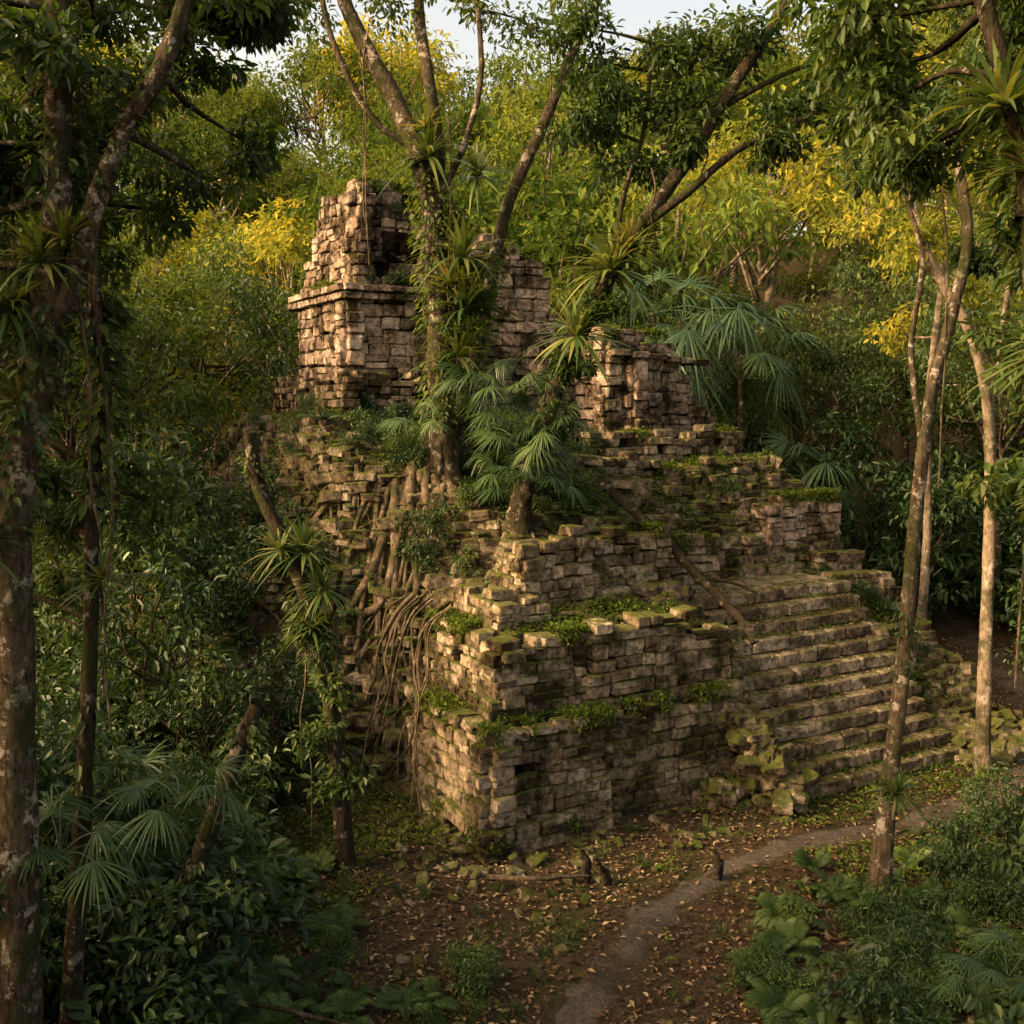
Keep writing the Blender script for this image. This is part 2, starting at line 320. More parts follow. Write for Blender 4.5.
# ------------------------------------------------------------------ ruin
RUIN=empty('stepped_temple_ruin')
mb=MB(); gs=np.linspace(-4,11.6,210); gl=np.linspace(-.9,13.4,200)
S,Lg=np.meshgrid(gs,gl,indexing='ij'); Hh=Hm(S,Lg); V=G(S,Lg,Hh); n=len(gl)
i=np.arange(len(gs)-1)[:,None]*n; j=np.arange(n-1)[None]
mb.add(V,[np.stack([i+j,i+n+j,i+n+j+1,i+j+1],-1).reshape(-1,4)],0,.5,True); mb.obj('earth_mound',[M_mound],RUIN)
def wall(mb,core,s0,l0,axis,sgn,length,z0,top,ch=(.15,.24),bl=(.17,.48),dep=.34,batter=0,cdep=.6,jitface=.015,miss=.015,lean=0):
    topf=top if callable(top) else (lambda x:top)
    z=z0; zmax=max(topf(x) for x in np.linspace(0,length,30))
    C=[];Sz=[];Rn=[]; ph=random.uniform(0,9)
    wav=lambda x,z:.03*math.sin(x*1.7+ph+z)+.018*math.sin(x*4.1+ph*2)
    while z<zmax-.04:
        h=random.uniform(*ch); x=-random.uniform(0,.15)+lean*(z-z0)
        xe=length-lean*(z-z0)
        while x<xe:
            w=random.uniform(*bl)*(1.0 if random.random()<.85 else 1.35); w=min(w,xe-x+.05)
            xc=x+w/2
            if z+h*.55<topf(np.clip(xc,0,length))+random.uniform(-.05,.05) and random.random()>miss and w>.07:
                split=(h>.18 and random.random()<.1)
                for (zo,hh) in ([(0,h*.5),(h*.5,h*.5)] if split else [(0,h)]):
                    o=random.gauss(0,jitface)-batter*(z-z0)
                    d=dep*random.uniform(.9,1.1); zz=z+zo+hh/2+wav(xc,z)*min(1,(z-z0)/.4)
                    C.append((xc,d/2-o,zz+random.gauss(0,.005))); Sz.append((w-.014,d,hh*random.uniform(.92,1.0))); Rn.append(random.betavariate(1.5,1.6))
            x+=w
        z+=h
    C=np.array(C);Sz=np.array(Sz)
    if axis=='s': P=G(s0+C[:,0],l0+ (C[:,1] if sgn<0 else -C[:,1]),C[:,2]); a=ANG
    else: P=G(s0+(C[:,1] if sgn<0 else -C[:,1]),l0+C[:,0],C[:,2]); a=ANG+math.pi/2
    add_stones(mb,P,a+rng.normal(size=len(P))*.025,Sz,.016,np.array(Rn),.1,0,True)
    if core is not None:
        k=max(1,int(length/.3)); dx=length/k
        for q in range(k):
            xm=(q+.5)*dx; t=min(topf(xm),topf(max(0,xm-dx/2)),topf(min(length,xm+dx/2)))-.12
            if t<=z0+.05: continue
            nz=max(1,int((t-z0)/.5)) if batter>0 else 1
            for m_ in range(nz):
                za=z0+(t-z0)*m_/nz; zb=z0+(t-z0)*(m_+1)/nz; b=.12+batter*(zb-z0); ins=.14+max(lean,.05 if batter else 0)*(zb-z0)
                xa=max(q*dx,ins); xb=min((q+1)*dx,length-ins)
                if xb-xa<.03: continue
                if axis=='s':
                    p=G(s0+xa,l0+(b if sgn<0 else -b-cdep),0); add_box(core,p[:2],R*(xb-xa),Lv*max(.1,(cdep-b if sgn<0 else cdep)),za-.3*(m_==0),zb)
                else:
                    p=G(s0+(b if sgn<0 else -b-cdep),l0+xa,0); add_box(core,p[:2],R*max(.1,(cdep-b if sgn<0 else cdep)),Lv*(xb-xa),za-.3*(m_==0),zb)
def nz(x,f,a,sd): return float(fbm(np.array([x*f]),np.array([sd*3.3]),sd)[0])*a
def capstones(mb,s0,l0,axis,length,z,over=.04,d=.42):
    x=0
    while x<length:
        w=random.uniform(.2,.45)
        if random.random()>.25:
            if axis=='s': P=G(s0+x+w/2,l0+d/2-over,z+random.gauss(0,.02)); a=ANG
            else: P=G(s0+d/2-over,l0+x+w/2,z+random.gauss(0,.02)); a=ANG+math.pi/2
            add_stones(mb,[P],a+random.gauss(0,.1),[[w-.02,d*random.uniform(.6,1.1),random.uniform(.1,.16)]],.06,None,.18,0,True)
        x+=w
tw=MB(); co=MB()
wall(tw,co,0,0,'s',-1,1.95,-.1,lambda x:1.55+nz(x,1.5,.15,1),batter=.05)
wall(tw,co,1.98,.14,'s',-1,2.75,-.1,lambda x:1.5+nz(x,1.5,.25,2),batter=.05)
wall(tw,co,0,0,'l',-1,2.9,-.1,lambda x:1.55+nz(x,1.5,.15,3)-.5*ss(2.2,2.9,x),batter=.05)
capstones(tw,-.02,0,'s',1.95,1.58); capstones(tw,2,.14,'s',2.1,1.55); capstones(tw,0,.1,'l',2.5,1.58)
wall(tw,None,-.08,-.09,'s',-1,2.0,-.1,.28,(.15,.25),(.3,.6),dep=.3,miss=.1); wall(tw,None,-.08,-.05,'l',-1,2.9,-.1,.26,(.15,.25),(.3,.6),dep=.3,miss=.15)
wall(tw,co,.42,.5,'s',-1,1.45,1.5,lambda x:2.62+nz(x,1.7,.2,4),(.12,.19),(.14,.38),batter=.05)
wall(tw,co,1.95,.36,'s',-1,2.5,1.5,lambda x:2.72+nz(x,1.7,.3,5)-.3*ss(1.4,2.5,x),batter=.05)
wall(tw,co,.42,.5,'l',-1,2.4,1.5,lambda x:2.62+nz(x,1.7,.2,6)-.3*ss(1.5,2.4,x),(.12,.19),(.14,.38),batter=.05)
capstones(tw,.42,.5,'s',1.4,2.66); capstones(tw,1.95,.36,'s',1.6,2.78); capstones(tw,.42,.5,'l',2.0,2.66)
wall(tw,co,.8,1.25,'s',-1,.9,2.6,lambda x:3.0+nz(x,2,.5,7),(.1,.16),(.12,.34),batter=.05)
wall(tw,co,.75,1.2,'l',-1,1.5,2.6,lambda x:3.2+nz(x,2,.5,8),(.1,.16),(.12,.34),batter=.08)
wall(tw,co,1.5,1.7,'s',-1,1.3,2.7,lambda x:3.98+nz(x,2,.3,9)-.25*(x<.25),(.14,.23),cdep=.7)
wall(tw,co,1.5,1.7,'l',-1,.8,2.7,lambda x:3.9-.3*x,(.14,.22),(.14,.34),cdep=.7)
wall(tw,co,2.95,2.0,'s',-1,1.6,2.7,lambda x:3.85+nz(x,2,.4,10),(.14,.23),cdep=.7)
wall(tw,co,2.95,2.0,'l',-1,.7,2.7,lambda x:3.8,(.14,.22),(.14,.36),cdep=.7)
wall(tw,co,4.75,2.75,'s',-1,1.55,2.5,lambda x:3.5+nz(x,2,.35,11),(.14,.23),cdep=.7)
wall(tw,co,6.4,3.0,'s',-1,1.4,2.5,lambda x:3.35+nz(x,2,.5,12),(.14,.23),cdep=.7)
for q,(s_,l_,ln,za,zb) in enumerate([(-1.1,4.2,3.2,1.6,3.0),(-.2,5.0,4.5,3.3,4.4),(.35,6.4,4.2,5.0,6.3),(-2.2,5.2,3.5,.8,1.6)]):
    wall(tw,co,s_,l_,'l',-1,ln,za,lambda x:zb+nz(x,1.3,.9,30+q),(.1,.17),(.12,.36),batter=.12,jitface=.04,miss=.06)
wall(tw,co,1.0,6.9,'s',-1,4.2,5.6,lambda x:6.6+nz(x,1.1,.9,41),(.1,.17),(.12,.36),batter=.12,jitface=.04,miss=.08)
wall(tw,co,.9,5.6,'s',-1,3.6,4.7,lambda x:5.2+nz(x,1.1,1.0,42),(.1,.17),(.12,.36),batter=.12,jitface=.04,miss=.1)
wall(tw,co,4.6,4.2,'s',-1,4.2,4.0,lambda x:4.75+nz(x,1.4,.7,43),(.12,.2),(.14,.4),jitface=.04,miss=.06)
wall(tw,co,5.2,5.2,'s',-1,3.9,4.6,lambda x:5.3+nz(x,1.4,.5,44),(.12,.2),(.14,.4),jitface=.04,miss=.06)
wall(tw,co,8.75,3.9,'s',-1,.9,3.7,lambda x:4.6-.5*x,(.12,.2),(.14,.4))
tw.obj('terrace_walls',[M_stone],RUIN)
tp=MB()
def frontTop(x):
    if x<1.5: return 8.15
    if x<2.9: return 7.5+nz(x,2,.5,13)-.2*ss(1.5,2.4,x)
    if x<3.3: return 8.6+nz(x,3,.4,13)
    return 9.2+nz(x,2,.3,14)-1.2*ss(4.0,4.7,x)
wall(tp,co,1.0,7.5,'s',-1,4.7,6.4,frontTop,(.2,.32),(.28,.65),cdep=1.6,jitface=.008,miss=.008)
wall(tp,co,1.0,7.5,'l',-1,2.9,6.4,lambda x:8.1,(.2,.32),(.28,.65),cdep=1.2,jitface=.008,miss=.008)
for off,z in ((.1,8.02),(.16,8.17)):
    x=-.1
    while x<2.9:
        w=random.uniform(.25,.5); P=G(1.0-off+.2,7.5+x+w/2,z); add_stones(tp,[P],ANG+math.pi/2,[[w-.01,.45,.13]],.015,None,.06,0,True); x+=w
    x=-.1
    while x<1.5:
        w=random.uniform(.25,.5); P=G(1+x+w/2,7.5-off+.2,z); add_stones(tp,[P],ANG,[[w-.01,.45,.13]],.015,None,.06,0,True); x+=w
wall(tp,co,1.15,7.55,'l',-1,2.35,8.2,lambda x:10.25+nz(x,2,.5,15)-.35*ss(1.7,2.3,x),(.16,.27),(.2,.5),batter=.1,cdep=1.6,lean=.05,jitface=.02)
wall(tp,co,1.15,7.6,'s',-1,1.75,8.2,lambda x:10.3+nz(x,2,.4,16)-.9*ss(.9,1.7,x),(.16,.27),(.2,.5),batter=.08,cdep=1.5,lean=.1,jitface=.02)
wall(tp,co,1.1,9.7,'l',-1,.65,8.25,lambda x:9.7-1.6*x,(.12,.2),(.2,.4),batter=.1,cdep=.8,jitface=.03)
wall(tp,co,2.95,7.5,'l',1,2.0,6.5,lambda x:9.6-.5*x,(.14,.22),(.16,.45),cdep=1.0,jitface=.035)
wall(tp,co,4.2,8.1,'s',-1,1.6,8.0,lambda x:9.5-.8*ss(.8,1.6,x)+nz(x,2,.5,17),(.14,.22),(.16,.45),batter=.15,cdep=1.0,jitface=.035)
def eTop(x): return 7.45+nz(x,1.6,.25,18)-.1*x-1.4*ss(1.5,2.9,x)
wall(tp,co,6.2,6.2,'s',-1,2.95,5.2,eTop,(.17,.28),(.2,.55),cdep=1.5,batter=.03)
wall(tp,co,6.2,6.2,'l',-1,1.9,5.2,lambda x:7.3+nz(x,2,.4,19),(.17,.28),(.2,.55),cdep=.6)
wall(tp,co,5.0,7.4,'s',-1,1.2,5.2,lambda x:6.9-.4*ss(.6,0,x),(.15,.25),(.18,.5),cdep=.8)
wall(tp,co,6.75,6.0,'s',-1,.75,5.2,lambda x:6.95,(.3,.45),(.35,.6),cdep=.4)
wall(tp,co,6.75,6.0,'l',-1,.3,5.2,lambda x:6.95,(.3,.45),(.2,.3),cdep=.4)
x=0
while x<2.2:
    w=random.uniform(.25,.5); P=G(6.2+x+w/2,6.2,7.0-.08*x); add_stones(tp,[P],ANG,[[w-.01,.5,.13]],.02,None,.06,0,True); x+=w
wall(tp,co,7.9,3.2,'s',-1,2.0,2.4,lambda x:4.05+nz(x,1.5,.3,20)-.1*(x>.9),(.16,.27),(.2,.5),cdep=1.3)
wall(tp,co,7.9,3.2,'l',-1,1.2,2.4,lambda x:3.95,(.16,.27),(.2,.5),cdep=.6)
wall(tp,co,9.9,3.2,'l',1,1.5,0,lambda x:3.9,(.16,.27),(.2,.5),cdep=1.3)
tp.obj('summit_buildings',[M_stoneW],RUIN)
ew=MB()
wall(ew,co,8.6,1.9,'s',-1,1.3,.0,lambda x:2.75+nz(x,1.5,.3,20),(.15,.25),(.2,.5),cdep=1.3)
wall(ew,co,8.62,1.95,'l',-1,1.2,1.5,lambda x:2.75,(.15,.25),(.2,.5),cdep=.6)
wall(ew,co,9.9,1.9,'l',1,1.3,0,lambda x:2.6,(.15,.25),(.2,.5),cdep=1.0)
wall(ew,co,8.6,.9,'s',-1,.8,.0,lambda x:2.0-.3*x,(.15,.25),(.2,.5),cdep=1.0)
wall(ew,co,8.62,.9,'l',-1,1.0,.3,lambda x:2.0,(.15,.25),(.2,.5),cdep=.5)
wall(ew,co,9.4,.9,'l',1,1.0,0,lambda x:1.6,(.15,.25),(.2,.5),cdep=.7)
wall(ew,co,8.75,2.6,'s',-1,1.2,2.4,lambda x:3.1+nz(x,1.5,.3,24),(.15,.25),(.2,.5),cdep=.6)
wall(ew,co,4.3,-.8,'l',-1,2.7,-.1,lambda x:.3+x*1.0+nz(x,2,.3,26),(.15,.25),(.2,.45),cdep=.45,miss=.05)
wall(ew,co,4.3,-.8,'s',-1,.4,-.1,lambda x:.42,(.15,.25),(.2,.45),cdep=.6)
ew.obj('stair_side_walls',[M_stone],RUIN)
st=MB(); rise=.225; run=.225
for k in range(12):
    z=k*rise; l0=-.75+run*k; s=4.62+random.uniform(0,.1)
    while s<8.6:
        w=random.uniform(.35,.9); w=min(w,8.65-s)
        if w>.1:
            add_stones(st,[G(s+w/2,l0+.21+random.gauss(0,.012),z+rise/2+random.gauss(0,.006)-.01)],ANG+random.gauss(0,.012),[[w-.012,.44,rise*.94]],.012,None,.05,0,True)
        s+=w
    add_box(co,G(4.6,l0+.14,0)[:2],R*3.9,Lv*(3.2-run*k),-.2,z+rise*.6)
for q in range(60):
    s=U(4.7,8.5); l=U(1.95,2.8); add_stones(st,[G(s,l,2.63)],ANG+random.gauss(0,.1),[[random.uniform(.3,.5),random.uniform(.25,.4),.12]],.03,None,.1,0,True)
st.obj('stone_staircase',[M_stair],RUIN)
co.obj('wall_core',[M_core],RUIN)
# ---- rubble
rb=MB(); n=30000
s=U(-3.8,11.3,n); l=U(-.2,12.3,n); H=Hm(s,l); e=.15
gs_=(Hm(s+e,l,False)-Hm(s-e,l,False))/(2*e); gl_=(Hm(s,l+e,False)-Hm(s,l-e,False))/(2*e); gm=np.hypot(gs_,gl_)
instair=(s>4.3)&(s<8.7)&(l<2.0); temple=(l>7.4)&(s>.9)&(s<5.8)|((l>6.1)&(s>6.1)&(s<9.2))
p=np.clip(.1+.55*np.minimum(gm,1.2),0,.8); p=np.where((H<2.85)&(l<2.4)&(s>0)&(s<9.5),.07,p); p=p*(.3+1.5*ss(-.14,.14,fbm(s*.8,l*.8,77)))
keep=(H>.05)&((gm<4)|(s>9.6))&~instair&~temple&(U(0,1,n)<p); s,l,H,gs_,gl_,gm=[q[keep] for q in(s,l,H,gs_,gl_,gm)]
n=len(s); print('rubble',n)
a=ANG+np.arctan2(gl_,gs_)+np.pi/2+rng.normal(size=n)*.25; a=np.where(gm<.25,U(0,6.28,n),a)
big=U(0,1,n)**4; size=np.stack([.12+.24*U(0,1,n)+.26*big,.12+.18*U(0,1,n)+.12*big,.08+.08*U(0,1,n)+.12*big],-1)
zz=np.where(gm>.5,np.floor(H/.15)*.15+.07+U(-.02,.02,n),H+.02)
add_stones(rb,G(s,l,zz),a,size,np.where(gm>.5,.1,.25),U(0,1,n),.18)
rb.obj('rubble_courses',[M_rubble],RUIN)
fb=MB(); FC=[];FA=[];FS=[]
def fadd(c,s): FC.append(c);FA.append(random.uniform(0,3.1));FS.append(s)
for q in range(170):
    t=random.random(); s_=4.2+.45*random.random()+.5*(1-t)*random.random()**2; l_=-.95+2.9*t+random.gauss(0,.1); z_=max(.06,-.05+2.75*t*.98)+random.uniform(0,.22)
    fadd(G(s_,l_,z_),[random.uniform(.15,.5),random.uniform(.15,.35),random.uniform(.1,.24)])
for q in range(30):
    fadd(G(random.uniform(3.6,4.4),random.uniform(-.5,.1),random.uniform(.0,.3)),[random.uniform(.15,.4),random.uniform(.15,.3),random.uniform(.1,.2)])
for q in range(190):
    s_=random.uniform(8.5,11.2); l_=random.uniform(-1.3,1.8); x,y,_=G(s_,l_,0); h=float(terrain(x,y))+max(0,.9*(1-abs(s_-9.5)/1.2)*(l_+1)/2.8)
    fadd((x,y,h+.08),[random.uniform(.2,.8),random.uniform(.15,.35),random.uniform(.08,.22)])
for q in range(110):
    if q%2: s_=random.uniform(-.6,4.6); l_=-random.random()**2.5*1.2-.12
    else: s_=-random.random()**2*1.8-.1; l_=random.uniform(-.3,4)
    x,y,_=G(s_,l_,0); fadd((x,y,float(terrain(x,y))+.02),[random.uniform(.07,.25),random.uniform(.06,.2),random.uniform(.04,.11)])
for q in range(130):
    x=random.uniform(-5,6);y=random.uniform(8.8,13.5)
    if pathdist(x,y)>.3: fadd((x,y,float(terrain(x,y))+.02),[random.uniform(.05,.2),random.uniform(.05,.15),random.uniform(.04,.1)])
add_stones(fb,np.array([list(c) for c in FC]),np.array(FA),np.array(FS),.3,None,.2,0,True)
for (s_,l_,z_,ln) in [(4.1,4.6,4.95,1.4),(4.5,3.9,4.5,1.2),(4.9,3.2,3.9,1.0),(3.6,5.2,5.3,1.2)]:
    add_stones(fb,[G(s_,l_,z_)],ANG-.6,[[ln,.3,.16]],.1,None,.12,0,True)
fb.obj('fallen_blocks',[M_rubble],RUIN)
# ------------------------------------------------------------------ herbs on ruin
hb=MB(); n=260000
s=U(-3.6,10.5,n); l=U(.2,12.5,n); H=Hm(s,l); q=fbm(s*.9,l*.9,55)+fbm(s*3.5,l*3.5,56)*.6
instair=(s>4.6)&(s<8.5)&(l<2.7)
keep=(H>.1)&(q>-.03)&~instair; s,l,H=s[keep],l[keep],H[keep]; n=len(s)
P=G(s,l,H+U(.0,.22,n)); D=randdir(n); D[:,2]=np.abs(D[:,2])*.8; Ln=U(.03,.1,n)
add_leaves(hb,P,D,np.array([0,0,1.])+randdir(n)*.5,Ln,Ln*.5,0,U(0,1,n),False)
n=10000; k=rng.integers(0,12,n); s=4.6+4*U(0,1,n); q=fbm(s*1.2,k*.6,88)
kk=q>.04; s,k=s[kk],k[kk]; n=len(s)
P=G(s,-.75+run*k+U(-.02,.12,n)+.1,(k+1)*rise+U(0,.05,n)-.01-.22*(U(0,1,n)<.5)); D=randdir(n); D[:,2]=np.abs(D[:,2]); Ln=U(.03,.07,n)
add_leaves(hb,P,D,np.array([0,0,1.])+randdir(n)*.5,Ln,Ln*.5,0,None,False)
def ledge(s0,l0,axis,length,z,n,dens=.0):
    x=U(0,length,n); q=fbm(x*1.5,np.full(n,s0*3+z),91); x=x[q>dens]; n=len(x); d=U(-.1,.35,n)
    P=G(s0+x,l0+d,z+U(-.14,.12,n)*(d<0)+U(0,.1,n)) if axis=='s' else G(s0+d,l0+x,z+U(-.14,.12,n)*(d<0)+U(0,.1,n))
    D=randdir(n); D[:,2]=np.where(d<0,-np.abs(D[:,2]),np.abs(D[:,2])); Ln=U(.03,.09,n)
    add_leaves(hb,P,D,np.array([0,0,1.])+randdir(n)*.5,Ln,Ln*.5,0,None,False)
for a_ in [(0,0,'s',2,1.62),(2,.14,'s',2.3,1.6),(0,0,'l',2.8,1.6),(.42,.5,'s',1.5,2.7),(1.95,.36,'s',2.2,2.8),(.42,.5,'l',2.4,2.7),(1.5,1.7,'s',1.3,4.0),(2.95,2,'s',1.6,3.85),(4.75,2.75,'s',1.5,3.5),(7.9,3.2,'s',2,4.1),(1,7.5,'s',1.5,8.25),(1,7.5,'l',2.8,8.25),(4.2,7.6,'s',1.2,9.1),(1.35,7.8,'s',1.2,10.2),(1.4,7.7,'l',2.0,10.2),(2.5,7.5,'s',1.4,7.5),(6.2,6.3,'s',1.6,7.4),(6.2,6.2,'l',1.6,7.3),(-.08,-.09,'s',4.5,.2),(-.1,0,'l',3,.2),(4.7,4.3,'s',4,4.7),(5.2,5.3,'s',3.8,5.3)]: ledge(*a_,3000)
hb.obj('creeping_herbs',[M_moss],RUIN)
print('ruin',time.time()-T0)
# ------------------------------------------------------------------ plant prototypes
def crown_tree(name,mat,bark,hgt=7,rx=3,rz=2.6,nc=46,nper=95,leaf=.24,hi=False,tr=.16,cl=.95):
    mb=MB(); c=randdir(nc)*(U(.25,1,(nc,1))**.5)*np.array([rx,rx,rz])
    c[:,2]=np.where(c[:,2]<-rz*.45,-c[:,2]*.6,c[:,2]); C=c+np.array([0,0,hgt])
    tube(mb,[(0,0,-1),(U(-.2,.2),U(-.2,.2),hgt*.4),(U(-.4,.4),U(-.4,.4),hgt*.8),(0,0,hgt+rz*.5)],tr,tr*.3,7,4,1)
    for q in range(0,nc,2):
        b=np.array([0,0,hgt*U(.6,.95)]); m=(b+C[q])/2+U(-.3,.3,3); tube(mb,[b,m,C[q]],tr*.35,.015,5,3,1)
    leafcloud(mb,C,U(.6,1.1,nc)*cl,nper,leaf,0,hi)
    return mb.mesh(name,[mat,bark])
FAR=[crown_tree(f'far_tree_{i}',[M_leafD,M_leafY,M_leafD,M_leafD,M_leafY,M_leafD][i],M_barkp,7,U(2.4,3.2),U(2,3.0),44,75,.25) for i in range(6)]
MID=[crown_tree(f'mid_tree_{i}',M_leafN if i<3 else M_leafD,M_bark,6.2,U(1.9,2.4),2.6,55,110,.16,False,.13,.7) for i in range(5)]
SAP=[crown_tree(f'sapling_{i}',M_shrub,M_barkd,2.0,U(.9,1.2),1.6,26,60,.14,True,.04,.42) for i in range(4)]
def shrub(name,mat,r=.7,h=.9,nc=16,nper=42,leaf=.12):
    mb=MB(); c=randdir(nc)*U(.3,1,(nc,1))*np.array([r,r,h*.5])+np.array([0,0,h*.6])
    for q in range(0,nc,2): tube(mb,[(0,0,-.1),c[q]*.5+U(-.05,.05,3),c[q]],.018,.005,4,3,1)
    leafcloud(mb,c,U(.2,.36,nc),nper,leaf,0,True); return mb.mesh(name,[mat,M_barkd])
SHR=[shrub(f'shrub_{i}',M_shrub,.75,U(.8,1.3),18,42,[.1,.13,.16,.11][i]) for i in range(4)]
SHL=[shrub(f'light_shrub_{i}',M_shrub2,.75,U(.8,1.2),18,46,[.1,.13][i]) for i in range(2)]
def broad(name):
    mb=MB(); n=16; a=U(0,6.28,n); e=U(.5,1.3,n)
    for q in range(n):
        d=np.array([math.cos(a[q])*math.cos(e[q]),math.sin(a[q])*math.cos(e[q]),math.sin(e[q])]); ln=random.uniform(.4,.9)
        tip=d*ln+np.array([0,0,-.1*ln]); tube(mb,[(0,0,0),d*ln*.55,tip],.01,.005,4,3,1)
        dd=np.array([math.cos(a[q]),math.sin(a[q]),-.45]); add_leaves(mb,tip[None],dd[None],np.array([[0,0,1.]])+randdir(1)*.3,np.array([random.uniform(.22,.36)]),np.array([random.uniform(.1,.16)]),0,None,True,.1,.25)
    return mb.mesh(name,[M_shrub,M_shrub])
BRD=[broad(f'broadleaf_{i}') for i in range(3)]
def fern(name,nf=13,ln=.75):
    mb=MB()
    for q in range(nf):
        a=U(0,6.28); e=U(.75,1.3); L_=ln*U(.7,1.15); t=np.linspace(.08,1,30)
        hx=np.array([math.cos(a),math.sin(a),0]); C=hx*(t*L_*math.cos(e))[:,None]*1.25+np.array([0,0,1.])*(t*L_*math.sin(e)-.6*L_*t**2)[:,None]
        tube(mb,C[::5],.006,.003,4,1,0); T_=unit(np.gradient(C,axis=0)); sd=unit(np.cross(T_,[0,0,1.]))
        w=L_*.19*np.sin(np.pi*np.clip(t*.92+.06,0,1))**.8
        for sg in(-1,1):
            add_leaves(mb,C,sd*sg+T_*.4-np.array([0,0,.2])+randdir(30)*.08,np.cross(sd,T_)+1e-3,w,w*.16+.004,0,np.full(len(t),U(.2,1)),False,.02,.1)
    return mb.mesh(name,[M_shrub2])
FRN=[fern(f'fern_{i}',12+i*2) for i in range(3)]
def rosette(name,n=34,ln=.5,w=.045,up=(.1,1.3),dr=.5,red=False):
    mb=MB(); a=U(0,6.28,n); e=U(*up,n); D=np.stack([np.cos(a)*np.cos(e),np.sin(a)*np.cos(e),np.sin(e)],-1)
    L_=ln*U(.65,1.15,n); strips(mb,D*.02,D,np.array([0,0,1.])+D*-.3,L_,w*U(.8,1.2,n),dr*U(.5,1.3,n),7,0,np.clip(U(0,.8,n)+(.2 if red else 0),0,1))
    return mb.mesh(name,[M_brom])
BRO=[rosette('bromeliad_a',80,.6,.045,(-.1,1.4),.5),rosette('bromeliad_b',54,.5,.038,(-.2,1.2),.35,True),rosette('grass_tuft',40,.45,.014,(.5,1.4),.6)]
def fanpalm(name,nf=9,pl=.7,bl=.6,trunk=0,el=(-.2,1.2)):
    mb=MB()
    if trunk: tube(mb,[(0,0,-.2),(.05,.03,trunk*.5),(0,0,trunk)],.07,.06,7,4,1)
    for q in range(nf):
        a=6.28*q/nf+U(-.35,.35); e=U(*el); hx=np.array([math.cos(a),math.sin(a),0]); L_=pl*U(.7,1.2)
        d=hx*math.cos(e)+np.array([0,0,math.sin(e)]); o=np.array([0,0,trunk*1.]); hub=o+d*L_-np.array([0,0,.15*L_])
        tube(mb,[o,o+d*L_*.55,hub],.012,.007,4,3,0)
        f=unit(d+np.array([0,0,-.45])); sd=unit(np.cross(f,[0,0,1.])); nb=30; th=np.linspace(-1.9,1.9,nb)
        D=np.cos(th)[:,None]*f+np.sin(th)[:,None]*sd+ -.15*np.cross(sd,f)*np.abs(np.sin(th))[:,None]+randdir(nb)*.04
        up=np.cross(sd,f); LL=bl*(1-.22*(np.abs(th)/2.2)**2)*U(.8,1.05,nb)*U(.8,1.1)
        strips(mb,np.repeat(hub[None],nb,0),D,np.repeat(up[None],nb,0)+randdir(nb)*.35,LL,bl*.052,U(.2,.8,nb)*U(.6,1.4),6,0,np.clip(U(.1,.8)+U(-.15,.15,nb),0,1),prof=lambda t:np.minimum(1,t*1.6+.12)*(1-t**3))
    return mb.mesh(name,[M_palm,M_bark])
PLM=[fanpalm('fan_palm_a',9,.6,.5),fanpalm('fan_palm_b',8,.55,.48,0,(.1,1.3)),fanpalm('fan_palm_c',17,1.2,1.05,3.2,(-.8,1.2))]
print('protos',time.time()-T0)
# ------------------------------------------------------------------ placement
def ok_site(x,y,m=.3):
    s,l=SL(x,y); return not((s>-3.4-m)&(s<11+m)&(l>-1.0-m)&(l<13.5) and Hm(np.array(s),np.array(l),False)>-.6)
FOREST=empty('distant_forest'); cnt=0
yy=33.0
while yy<98:
    xx=-(yy*.58+7)
    while xx<yy*.58+7:
        x=xx+U(-2,2); y=yy+U(-2,2); sc=U(.75,1.5)*(1+.004*yy)
        mkobj('forest_tree',FAR[rng.integers(0,6)],FOREST,(x,y,float(terrain(x,y))-2.5*U(0,1)),(U(-.08,.08),U(-.08,.08),U(0,6.28)),sc); cnt+=1
        xx+=4.4+yy*.02
    yy+=5.5+.035*yy
for x in np.arange(-62,63,4.2):
    mkobj('forest_tree',FAR[[0,2,3,5][rng.integers(0,4)]],FOREST,(x+U(-1,1),90+U(-3,3),float(terrain(x,90))-6.5),(0,0,U(0,6.28)),U(1.3,1.7)); cnt+=1
print('far trees',cnt)
mids=[(-9.6,16.6,1.1),(-8.2,19.5,1.0),(-11.5,20,1.2),(-8.6,23.5,1.15),(-12,25,1.3),(-5.8,28,1.15),(-9,30,1.25),(-14.5,30,1.3),(-2.2,30.5,1.15),(2,31.5,1.1),(5.8,30,1.05),(9,28.5,1.0),
 (13,27,1.15),(16,23,1.1),(12.5,20.5,.95),(12,31,1.2),(17,29,1.2),(10.4,15.6,.85),(-8.4,6.4,.9),(-6.6,5.6,.85),(9.3,10.6,.8),(-15,22,1.2),(20,30,1.2),(13.5,16,1),
 (-9,2.5,1.1),(-12,0,1.2),(-7.5,.0,1.0),(-13,3.8,1.1),(-10,-3,1.2),(-5.5,2,.9)]  # this row: unseen trees added to shade the left foreground
for i_,(x,y,sc) in enumerate(mids):
    mkobj('jungle_tree',MID[i_%5],None,(x,y,float(terrain(x,y))),(U(-.06,.06),U(-.06,.06),U(0,6.28)),sc)
UND=empty('undergrowth')
